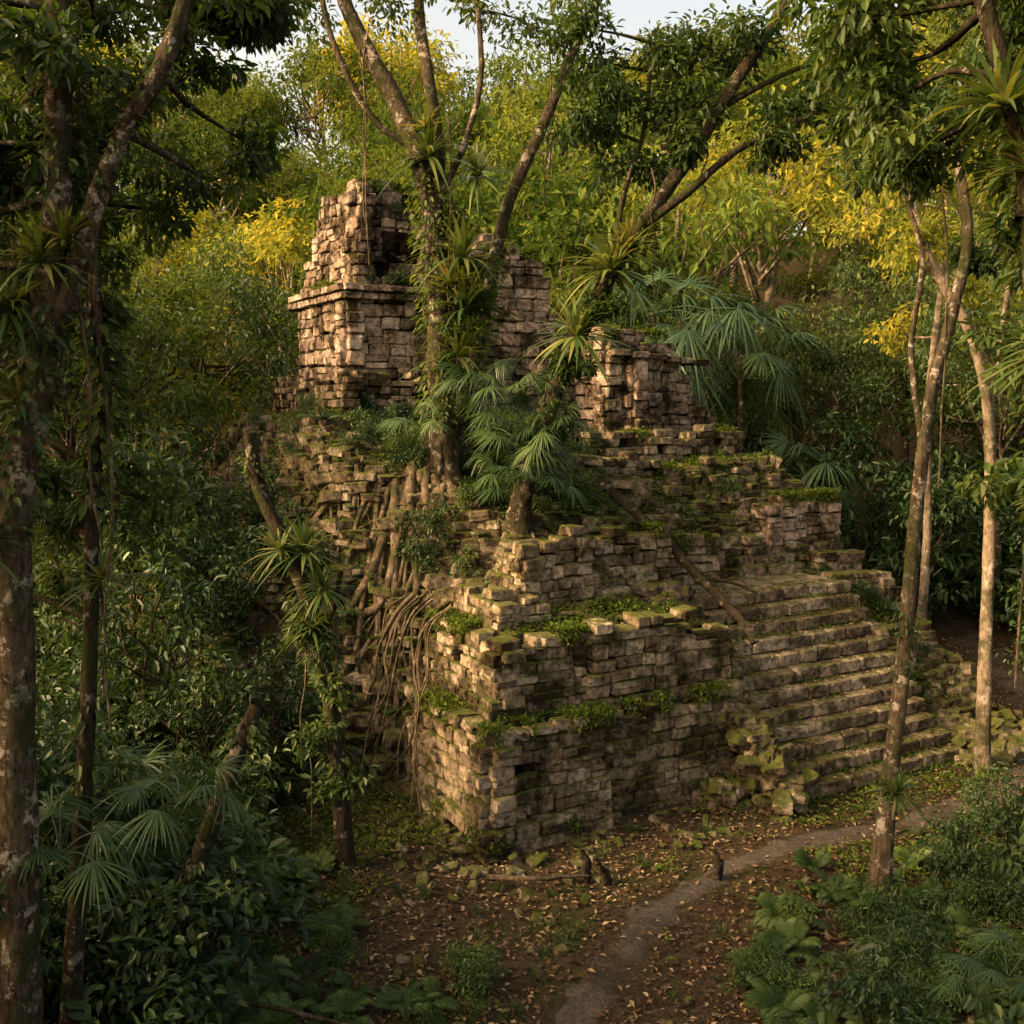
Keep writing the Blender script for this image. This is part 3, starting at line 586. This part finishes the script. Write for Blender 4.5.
for (x,y,z,sc) in [(-4.3,13.6,0,.8),(-4.9,14.4,0,1.1),(-5.8,15.3,0,1.3),(-3.6,11.0,0,.6),(-5.2,11.3,0,.75),(-6.3,12.3,0,.85),(-4.6,9.8,0,.9),(-5.8,9.0,0,1.2),(-6.6,16.8,.6,1.4),(-7.4,18.4,.5,1.4),(-6.6,19.6,.5,1.3),(-3.4,14.4,.2,.7),(-4.8,15.8,1.6,.7),(-5.4,17.2,2.2,.8),(-6.8,10.0,0,1.0),(-4.9,7.8,.3,.9),(-4.5,7.0,.8,.8),
   (-6.4,21.5,.5,1.5),(-7.6,25.5,0,1.7),(-5.2,25.8,0,1.6),(-10,27.5,0,1.9),(-3,27,0,1.6),
   (8.9,13.6,0,1.0),(7.4,11.6,0,.8),(10.2,18.2,0,1.0),(13.2,24.2,0,1.3),(9.0,12.2,.3,1),(12.2,17.2,.3,1.2),(11.6,27.8,0,1.5),(8.6,25.6,0,1.6),(10.0,24.4,0,1.4),(5.4,8.6,0,.5),(14.8,24.5,0,1.5),(7,27.5,0,1.7),(14,28,0,1.8),(17,25,0,1.7)]:
    mkobj('sapling',SAP[rng.integers(0,4)],UND,(x,y,float(terrain(x,y))+z),(U(-.1,.1),U(-.1,.1),U(0,6.28)),sc)
def scatter(meshes,n,box,sc,cond=None,name='plant',dz=0,tilt=.15):
    c=0;t=0
    while c<n and t<n*12:
        t+=1; x=U(box[0],box[1]); y=U(box[2],box[3])
        if not ok_site(x,y,.0): continue
        if pathdist(np.array(x),np.array(y))<.55: continue
        if cond and not cond(x,y): continue
        mkobj(name,meshes[rng.integers(0,len(meshes))],UND,(x,y,float(terrain(x,y))+dz),(U(-tilt,tilt),U(-tilt,tilt),U(0,6.28)),U(*sc)); c+=1
leftw=lambda x,y: x<-2.9-(y-9)*.12
rightw=lambda x,y: x>5.4+max(0,(y-13))*1.0 or (x>3.3 and y<10.5)
scatter(SHR,160,(-13,-2.4,5.5,24),(.7,1.5),leftw)
scatter(SHR,60,(3.2,14,6.5,14.5),(.4,.9),rightw)
scatter(SHR,190,(-20,22,25,36),(1.3,2.8),lambda x,y: y>26.5 or x<-7 or x>13.5)
scatter(SHR,50,(13,20,14,27),(1,2.2))
scatter(BRD,70,(-9,-2.0,4.5,16),(.7,1.3),leftw)
scatter(BRD,40,(3.0,9,6,13),(.4,.8),rightw)
scatter(FRN,170,(-7,-.8,8.0,13.0),(.45,.9),lambda x,y:x<-1.1-(y-8.2)*.3)
scatter(FRN,60,(-3,.0,7.4,9.8),(.3,.65))
scatter(FRN,140,(1.9,7,7.5,13),(.4,.85),lambda x,y:x>1.5+(y-8)*.42)
scatter(SHL,20,(-4.4,-.3,8.0,10.8),(.2,.4)); scatter(SHL,40,(2.2,6.5,7.6,11.8),(.25,.55),lambda x,y:x>1.5+(y-8)*.42)
scatter([BRO[2]],120,(-4,7,8.5,14),(.3,.7))
RP=empty('ruin_plants')
def ruinplant(m,n,srange,lrange,sc,dz=0):
    for _ in range(n):
        s=U(*srange); l=U(*lrange); h=float(Hm(np.array(s),np.array(l)))
        if h<.2: continue
        p=G(s,l,h+dz); mkobj('plant',m[rng.integers(0,len(m))],RP,tuple(p),(U(-.2,.2),U(-.2,.2),U(0,6.28)),U(*sc))
ruinplant(FRN,170,(-3,4.5),(2.5,7.2),(.35,.8)); ruinplant(FRN,46,(.2,4.2),(.8,2.6),(.2,.45)); ruinplant(SHR,66,(-3.2,-.8),(3.4,9),(.4,.9)); ruinplant(SHL+SHR,70,(.6,5),(3.0,6.8),(.25,.55))
ruinplant(FRN,70,(4.5,9),(3.2,6),(.25,.5)); ruinplant([BRO[2]],120,(0,9),(1,7),(.3,.6)); ruinplant(SHR,14,(8.7,9.8),(1.0,3.0),(.2,.4)); ruinplant(SHR,20,(2.3,5),(3,6),(.4,.7)); ruinplant([BRO[0]],34,(1,8.5),(2.6,6.8),(.35,.75)); ruinplant(SHL+SHR,46,(-1.2,1.2),(4,10),(.2,.5)); ruinplant([BRO[1]],22,(-1,4),(2.6,6.8),(.5,.9)); ruinplant(SHL,16,(4.6,9),(3.2,6),(.15,.35))
for (s,l,z,q) in [(1.9,8.3,10.1,.4),(2.3,8.2,9.9,.4),(2.1,8.8,10.0,.5),(1.2,7.6,8.3,.2),(2.8,8.1,8.9,.45),(5.2,8.4,9.1,.4),(2.6,7.9,9.4,.35),(7,7,7.5,.4),(1.7,9.4,10.0,.4),(3.2,8,7.4,.5),(3.6,8,8.2,.5),(8.5,3.6,4.0,.3),(9.4,3.7,3.9,.3),(2.5,7.6,8.3,.4),(2.7,7.5,7.5,.45),(1.5,7.5,8.3,.25),(1.7,7.7,10.1,.3),(2.2,7.6,9.7,.3),(2.0,7.4,8.4,.3),(3.1,7.4,6.9,.45),(6.4,6.6,7.3,.3)]:
    mkobj('plant',(SHR+SHL)[rng.integers(0,6)],RP,tuple(G(s,l,z)-np.array([0,0,.15])),(0,0,U(0,6)),q)
gc=MB(); n=210000; x=U(-12,12,n); y=U(6,26,n); q=fbm(x*.5,y*.5,61)+.6*fbm(x*2,y*2,62); s,l=SL(x,y)
lw=ss(.3,-3.5,x)*1.0+ss(3.0,6,x); inside=(s>-.1)&(l>-.1); nearp=ss(.9,.4,pathdist(x,y))*ss(11.5,13,y)
nearw=ss(-1.2,-.3,l)*(s>-.5)*(s<8)
keep=(q+.35*lw+.14*nearp+.1*nearw>.11)&~inside&(pathdist(x,y)>.3); x,y=x[keep],y[keep]; n=len(x)
P=np.stack([x,y,terrain(x,y)+U(0,.12,n)],-1); D=randdir(n); D[:,2]=np.abs(D[:,2])*.7; Ln=U(.03,.1,n)
add_leaves(gc,P,D,np.array([0,0,1.])+randdir(n)*.5,Ln,Ln*.5,0,None,False); gc.obj('ground_cover',[M_moss])
lt=MB(); n=95000; x=U(-8,13,n); y=U(6.5,26,n); pd=pathdist(x,y); kk=(U(0,1,n)<.1+.9*ss(.05,.42,pd))&(U(0,1,n)<14/y); x,y=x[kk],y[kk]; s,l=SL(x,y); kk=~((s>0)&(l>0)&(s<10)); x,y=x[kk],y[kk]; n=len(x)
P=np.stack([x,y,terrain(x,y)+U(0.015,.045,n)],-1); D=randdir(n); D[:,2]*=.25; Ln=U(.03,.1,n)
add_leaves(lt,P,D,np.array([0,0,1.])+randdir(n)*.35,Ln,Ln*.55,0,U(0,1,n)**1.8,False,.15)
n=3500; s=U(0,10,n); l=U(0,7,n); P=G(s,l,Hm(s,l)+.05); D=randdir(n); D[:,2]*=.3; Ln=U(.04,.09,n); add_leaves(lt,P,D,np.array([0,0,1.])+randdir(n)*.35,Ln,Ln*.55,0,None,False,.15)
n=900; k=rng.integers(0,12,n); P=G(U(4.6,8.5,n),-.75+run*k+U(0.03,.2,n),(k+1)*rise+.005); D=randdir(n); D[:,2]*=.2; Ln=U(.04,.09,n); add_leaves(lt,P,D,np.array([0,0,1.])+randdir(n)*.3,Ln,Ln*.55,0,None,False,.15)
lt.obj('leaf_litter',[M_litter])
# ------------------------------------------------------------------ hero trees
def hero(name,stems,clusters=(),leaf=.13,nper=90,bark=M_bark,mat=M_leafN,sub=4,crad=.42,climb=()):
    mb=MB(); pts=[]
    for P,r0,r1,fl in stems: pts.append(tube(mb,P,r0,r1,12,9,1,0.004,.07,fl))
    allp=pts; pts=np.vstack(pts)
    for (x,y,z,r) in clusters:
        c=np.array([x,y,z]); b=pts[np.argmin(((pts-c)**2).sum(1)+ (pts[:,2]>z)*.4)]; m=(b+c)/2+U(-.15,.15,3)*min(1,np.linalg.norm(b-c))
        tube(mb,[b,m,c],.035,.012,5,4,1,.004)
        sc=c+randdir(sub)*U(.3,1,(sub,1))*r*np.array([1,1,.6])
        for q in sc: tube(mb,[c,(c+q)/2+U(-.06,.06,3),q],.012,.004,4,3,1)
        leafcloud(mb,np.vstack([sc,c]),crad*r*1.2,nper,leaf,0,True,.7)
    for (si,z0,z1,n,rad,lf) in climb:
        Q=allp[si]; Q=Q[(Q[:,2]>z0)&(Q[:,2]<z1)]
        if len(Q)<2: continue
        i_=rng.integers(0,len(Q)-1,n); t=U(0,1,(n,1)); P=Q[i_]*(1-t)+Q[i_+1]*t; q=fbm(P[:,2]*1.3,np.full(n,si*7.),33)
        a=U(0,6.28,n); o=np.stack([np.cos(a),np.sin(a),np.zeros(n)],-1); kk=q>-.06
        P=P+o*(rad*U(.7,1.5,n))[:,None]; D=o+randdir(n)*.5; D[:,2]-=.6; Ln=lf*U(.6,1.3,n)
        add_leaves(mb,P[kk],D[kk],(o+np.array([0,0,.8]))[kk],Ln[kk],Ln[kk]*.5,0,None,True)
    return mb.obj(name,[mat,bark])
hero('jungle_tree',[([(-1.14,17.3,4.2),(-1.18,17.3,5.5),(-1.2,17.3,6.85),(-1.24,17.3,8.5),(-1.42,17.3,9.6),(-1.9,17.3,10.9),(-2.38,17.3,11.8),(-2.8,17.4,12.8),(-3.5,17.6,15)],.24,.09,1.0),
  ([(-1.3,17.3,8.9),(-1.2,17.35,10),(-1.35,17.4,11.2),(-1.5,17.5,12.6),(-1.3,17.6,14.5)],.12,.07,0),
  ([(-1.0,17.6,4.6),(-.75,17.8,6.2),(-.5,18,7.4),(-.12,18,9.2),(.56,18,10.7),(1.06,18,11.9),(1.8,18,13.4)],.14,.07,.5),
  ([(-1.25,17.3,9.2),(-.8,17.2,10.1),(-.5,17.1,11.2),(-.6,17,12.6)],.06,.04,0),
  ([(-1.6,17.3,10.1),(-2.3,17.2,10.6),(-2.9,17.1,11.8),(-3.1,17.1,13)],.06,.04,0),
  ([(-1.6,17.0,3.6),(-1.42,17.2,4.9),(-1.3,17.3,6.4)],.1,.07,.5),([(-.85,16.9,3.8),(-.98,17.15,5.0),(-1.1,17.3,6.2)],.1,.07,.5),([(-1.25,16.8,3.6),(-1.2,17.0,4.8),(-1.18,17.2,6.0)],.09,.07,.5)],
  [(.1,17.5,12.2,.8),(-.7,17,12.4,.7),(-3.4,17.3,12.4,.9),(-2.1,17.6,12.6,.8),(1.1,18,12.7,.9),(-.4,17.6,13.4,.9),(-3,17.5,14,1.1),(1.8,18,13.8,1),(-4.2,17.6,13,.9),(-.9,17.1,8.9,.4),(-.7,17.2,8.2,.4),(-.75,17.1,7.1,.4),(-1.0,17,6.4,.35),(-.6,17.4,7.7,.4)],.13,70,
  climb=[(0,5.4,9.9,1700,.28,.12),(2,5.2,8.5,600,.18,.11)])
hero('jungle_tree',[([(.1,16.4,3.9),(.2,16.4,4.6),(.53,16.4,5.7),(1.0,16.5,6.9),(1.55,16.5,8.0),(2.18,16.5,8.97),(2.86,16.5,9.95),(3.37,16.5,10.8),(4.13,16.5,12),(4.7,16.5,13.5)],.16,.08,.6),
  ([(2.0,16.5,8.7),(2.7,16.4,9.2),(3.4,16.3,9.8),(4.2,16.2,10.2),(5.1,16.2,10.5)],.08,.03,0),
  ([(1.6,16.5,8.1),(1.75,16.6,9.2),(2.1,16.7,10.3),(2.2,16.8,11.6)],.05,.03,0),
  ([(3.2,16.5,10.5),(3.9,16.6,10.9),(4.8,16.6,11.3)],.06,.03,0)],
  [(1.37,16.6,11.3,.8),(2.15,16.6,10.5,.85),(2.3,16.6,11.5,.8),(2.9,16.7,11.5,.8),(2.0,16.7,9.7,.7),(1.2,16.7,10.3,.65),(3.8,16.5,11.5,.8),(4.5,16.4,10.6,.8),(4.95,16.4,11.4,.9),(5.3,16.3,10.2,.7),(5,16.4,12.5,.9),(2.6,16.4,9.9,.5),(4.1,16.3,9.9,.5),(5.9,16.3,11,.8),(1.7,16.6,10.8,.7),(2.7,16.7,10.7,.7),(1.0,16.7,11.8,.6),(.9,16.4,6.6,.35),(1.3,16.4,7.5,.35),(.5,16.3,5.5,.35)],.14,120,
  climb=[(0,4,9,900,.18,.11)],bark=M_barkd)
hero('jungle_tree',[([(4.42,11.8,-.2),(4.5,11.8,1.3),(4.62,11.8,3.1),(4.68,11.8,4.6),(4.78,11.8,6.0),(4.95,11.8,6.8),(5.12,11.8,7.8),(5.0,11.8,8.8),(5.2,11.8,9.7),(5.4,11.8,11.3)],.095,.045,.8),
  ([(4.72,11.8,5.5),(4.55,11.8,6.6),(4.6,11.7,7.6),(4.3,11.7,8.5)],.04,.02,0)],
  [(5.0,11.6,9.6,.6),(4.4,11.7,9.2,.6),(5.6,11.8,9.2,.6),(4.2,11.8,8.7,.5),(5.9,11.8,10,.7),(4.9,12,10.4,.7),(3.7,11.9,9.8,.6),(5.2,11.9,7.6,.3)],.12,90,climb=[(0,.2,5,700,.1,.08)],bark=M_bark)
hero('jungle_tree',[([(7.6,16,-.2),(7.55,16,2.2),(7.5,16,4.45),(7.35,16,6.0),(7.0,16,7.1),(6.4,16,8.1),(5.9,16,9.5),(5.6,16,11)],.1,.05,.5),
  ([(7.4,16,5.8),(7.6,16.1,7),(7.7,16,8.6),(8,16,10)],.06,.03,0)],[(5.8,16,9.6,.8),(6.6,16.2,9.2,.8),(7.6,16,9.4,.8),(8.3,16,8.3,.7),(5.4,16,11,.8),(7,16,10.8,.9),(6.3,16,8.4,.5)],.13,80,M_barkp,M_leafY)
hero('jungle_tree',[([(8.9,22,0),(9,22,3),(8.9,22,6),(9.1,22,9),(9.0,22,12)],.1,.05,.5)],[(9,22,9.5,1.1),(9.8,22,8.4,.9),(8.2,22,8.8,.9),(9.2,22,11,1.1),(7.6,22.5,10,1),(8.4,22.5,7.6,.7)],.15,90,M_barkp,M_leafY)
nearC=lambda n,b,r:[(U(b[0],b[1]),U(b[2],b[3]),U(b[4],b[5]),U(*r)) for _ in range(n)]
hero('jungle_tree',[([(3.9,7,1.0),(3.75,7,3.4),(3.62,7,5.3),(3.45,7,7.3),(3.25,7,8.1),(3.05,7,8.7),(2.7,7,9.8)],.08,.05,.5),([(3.4,7,7.2),(3.6,7.2,8),(3.9,7.4,9)],.05,.03,0)],
  nearC(24,(2.2,4.8,6.6,9.2,8.0,9.6),(.4,.6))+[(3.6,7.5,7.6,.4),(3.9,8,7.2,.4),(4.0,8,6.4,.4),(3.9,7.6,5.4,.35)],.11,110,M_barkd,climb=[(0,2,8,500,.09,.1)])
hero('jungle_tree',[([(-3.6,7,.8),(-3.5,7,3.5),(-3.42,7,5.3),(-3.24,7,6),(-3.14,7,6.7),(-3.04,7,7.3),(-3.04,7,8.1),(-3,7,9.2)],.13,.08,.4),
  ([(-3.2,7,6.3),(-2.95,7,6.8),(-2.8,7,7.27),(-2.6,7,7.7),(-2.3,7,8.2),(-2.05,7,8.9)],.075,.055,0)],
  nearC(30,(-4.8,-2.1,6.6,9.8,7.6,9.8),(.4,.6))+nearC(16,(-4.8,-3.0,7,9.5,5.6,8),(.3,.5))+nearC(6,(-2.6,-1.9,8,9.5,8.6,9.4),(.3,.4)),.1,110,M_bark,climb=[(0,4.5,8.5,700,.13,.09),(1,6.3,8.5,300,.08,.08)])
hero('jungle_tree',[([(-3.7,8,.5),(-3.4,8,3.6),(-3.3,8,5.2),(-3.15,8,6.15),(-3.2,8,6.9),(-3.0,8,8.4)],.065,.04,.5)],nearC(14,(-4.6,-3.1,7.8,9.5,4.0,8),(.3,.5)),.11,90,M_barkd,climb=[(0,2,7.5,700,.08,.12)])
hero('leaning_dead_tree',[([(-3.35,9.5,.2),(-3.3,9.5,.75),(-3.0,9.5,1.7),(-2.65,9.5,2.6),(-2.45,9.5,3.1)],.11,.07,.4)],[],bark=M_barkd,climb=[(0,.3,3,400,.1,.1)])
hero('tree_snag',[([(-2.1,12.5,-.2),(-2.2,12.5,1.6),(-2.35,12.5,2.6),(-2.55,12.5,3.55),(-2.8,12.5,4.2),(-3.1,12.5,4.9),(-3.22,12.5,5.6)],.11,.08,.3),([(-2.4,12.5,3),(-2.2,12.4,3.5),(-2.1,12.3,3.9)],.05,.03,0)],[(-2.5,12.4,3.2,.35),(-2.3,12.4,2.5,.35),(-2.5,12.4,1.9,.4),(-2.2,12.4,1.3,.4)],.11,60,bark=M_barkd,climb=[(0,.3,4.6,1500,.18,.1),(0,5.0,5.4,60,.1,.08)])
for (x,y,z,sc,k) in [(-2.5,12.3,4.15,1.25,0),(-2.8,12.3,4.2,1.0,1),(-2.3,12.3,3.7,.9,0),(-.8,17.0,8.3,1.8,0),(-.75,17.0,7.5,1.9,0),(-1.0,16.9,7.9,1.5,1),(-.9,16.9,6.7,1.6,0),(1.55,16.3,8.0,1.9,0),(1.0,16.3,7.0,1.7,0),(1.8,16.3,8.4,1.5,1),(-1.35,17.05,9.9,1.6,0),(-1.4,17.1,10.4,1.1,1),(-.55,17.1,9.6,1.3,0),
   (3.2,6.9,7.9,1.1,0),(3.4,6.9,7.5,1.0,1),(3.6,6.9,6.3,.9,0),(-3.1,6.9,6.9,.9,0),(-2.95,6.9,7.05,.9,1),(-3.35,6.9,6.6,.9,0),(-3.3,6.9,6.0,.8,1),(4.5,11.6,1.4,.8,0),(-3.2,7.9,4.6,.8,1),(-2.45,12.3,3.2,.9,0),(-3.6,6.8,5.0,.8,0)]:
    mkobj('bromeliad',BRO[k],None,(x,y,z),(U(-.3,.3),U(-.3,.3),U(0,6.28)),sc)
for (x,y,z,sc,k) in [(-.25,16.7,5.7,1.05,1),(.15,16.3,5.3,1.1,0),(.35,16.1,4.7,1.0,0),(.0,16.3,6.1,1.0,1),(.65,16.2,5.5,.9,0),(-.1,16.2,4.8,.9,1),(-.5,16.5,6.3,.9,1),(-1.5,16.7,5.6,.85,0),(4.6,26.5,4.2,1.2,2),(6.0,27,3.7,1.15,2),(7.2,25.5,1.2,.95,2),(3.6,27.5,4.8,1.1,2),
   (-2.55,7.6,2.9,.75,0),(-3.4,7.4,2.6,.8,1),(-3.9,9.9,1.9,1.0,0),(-4.8,11,1.8,1.1,1),(3.9,7.6,1.5,.6,0)]:
    mkobj('fan_palm',PLM[k],None,(x,y,z),(U(-.2,.2),U(-.2,.2),U(0,6.28)),sc)
rt=MB()
def root(s,l,ang,steps,r0,up=.1):
    P=[]
    for q in range(steps):
        h=float(Hm(np.array(s),np.array(l)))
        if h<-.3: break
        P.append(G(s,l,max(h,0)+up+.04*math.sin(q*1.7))); ang+=random.gauss(0,.3); s+=.26*math.cos(ang); l+=.26*math.sin(ang)
    if len(P)>3: tube(rt,P,r0,r0*.35,6,3,0,0.004,.15)
for q in range(60): root(1.35+random.gauss(0,.25),4.2+random.gauss(0,.3),random.uniform(math.pi*.85,math.pi*1.8),random.randint(7,20),random.choice([.03,.05,.07,.1]))
for q in range(34): root(random.uniform(-.8,1),random.uniform(3,6.5),random.uniform(math.pi*.8,math.pi*1.6),random.randint(6,14),random.choice([.02,.03,.05]))
for q in range(14): root(2.2+random.gauss(0,.2),3.0+random.gauss(0,.2),random.uniform(math.pi*1.0,math.pi*1.9),random.randint(4,9),random.choice([.02,.03,.04]))
for q in range(11):
    l=random.uniform(1.9,3.8); x0=random.uniform(.3,.8); r_=lambda a:random.gauss(0,a)
    P=[G(x0,l,2.95),G(x0-.35,l+r_(.1),2.65),G(x0-.5,l+r_(.2),2.0),G(x0-.6+r_(.06),l+r_(.25),1.6),G(x0-.85,l+r_(.3),.9+r_(.1)),G(x0-1.0+r_(.15),l+r_(.35),.1)]
    tube(rt,P,random.choice([.015,.025,.045]),.012,5,5,0,.008)
rt.obj('tree_roots',[M_root])
lg=MB(); tube(lg,[G(4.0,4.0,4.8),G(4.3,3.4,4.4),G(4.6,2.4,3.75),G(4.9,1.7,3.1),G(5.25,1.1,2.5),G(5.3,.75,2.15)],.09,.07,9,6,0,.01,.2); tube(lg,[G(4.9,1.7,3.05),G(5.5,1.5,2.95),G(5.9,1.3,2.75)],.045,.02,6,4); lg.obj('fallen_log',[M_barkd])
lg=MB(); tube(lg,[(-2.5,9.2,.3),(-1.5,8.9,.25),(-.8,8.4,.3)],.025,.01,6,5,0,.01); tube(lg,[(-.3,12.2,.1),(.3,12.05,.14),(.9,12.3,.08)],.04,.02,7,5,0,.01); lg.obj('fallen_branch',[M_root])
sp=MB()
for (x,y,h) in [(.9,12.35,.4),(1.15,12.2,.3),(2.55,12.3,.4)]:
    z=float(terrain(x,y)); tube(sp,[(x,y,z-.1),(x+.03,y,z+h*.5),(x+U(-.08,.08),y,z+h)],.08,.02,8,5,0,.012,.3,.5)
sp.obj('rotten_stump',[M_barkd])
vn=MB()
for (x,y,z0,z1) in [(-2.4,17.2,8.8,12),(-2.35,17.1,8.2,12),(-1.0,17,7,10.5),(-1.4,17,6.5,9.6),(-.9,16.9,6,9),(2.2,16.4,7.6,9.6),(-2.9,7.1,5,8.5),(-3.4,7.2,4.2,8),(-3.0,7.5,3.5,8.3),(4.0,7.6,5,9),(3.6,7,4,8),(4.9,11.8,5,9),(-3.3,8.1,3.5,8),(-2.6,12.5,.5,3.5),(-2.2,12.5,.5,3.3),(.6,18,9,12),(3,16.5,8.4,10)]:
    n_=7; P=[(x+U(-.06,.06),y+U(-.06,.06),z1+(z0-z1)*t) for t in np.linspace(0,1,n_)]; tube(vn,P,.014,.01,5,4,0,.003)
vn.obj('hanging_vines',[M_root])
# ------------------------------------------------------------------ light, sky, camera
az=math.atan2(-.3,-.85); el=math.radians(30)
d=np.array([math.cos(az)*math.cos(el),math.sin(az)*math.cos(el),math.sin(el)])
sl=bpy.data.lights.new('sun','SUN'); sl.energy=5; sl.angle=math.radians(.6); sl.color=(1,.74,.42)
so=bpy.data.objects.new('sun',sl); scene.collection.objects.link(so); so.rotation_euler=Vector(d).to_track_quat('Z','Y').to_euler(); so.location=(-30,-10,30)
w=bpy.data.worlds.new('World'); scene.world=w; w.use_nodes=True; nt=w.node_tree; bg=nt.nodes['Background']
sk=nt.nodes.new('ShaderNodeTexSky'); sk.sky_type='NISHITA'; sk.sun_disc=False; sk.sun_elevation=el; sk.sun_rotation=math.atan2(d[0],d[1]); sk.dust_density=8; sk.air_density=1.0
tint=mix(nt.nodes,nt.links,1.0,sk.outputs[0],(1.2,.93,.66),'MULTIPLY')
nt.links.new(tint,bg.inputs[0]); bg.inputs[1].default_value=.58
cam=bpy.data.cameras.new('camera'); cam.lens=36; cam.sensor_width=36; cam.clip_end=1500
c=bpy.data.objects.new('camera',cam); scene.collection.objects.link(c); c.location=(0,0,6); c.rotation_euler=(math.radians(90-6.2),0,0); scene.camera=c
scene.view_settings.view_transform='Standard'; scene.view_settings.look='None'; scene.view_settings.exposure=0
print('done',time.time()-T0)
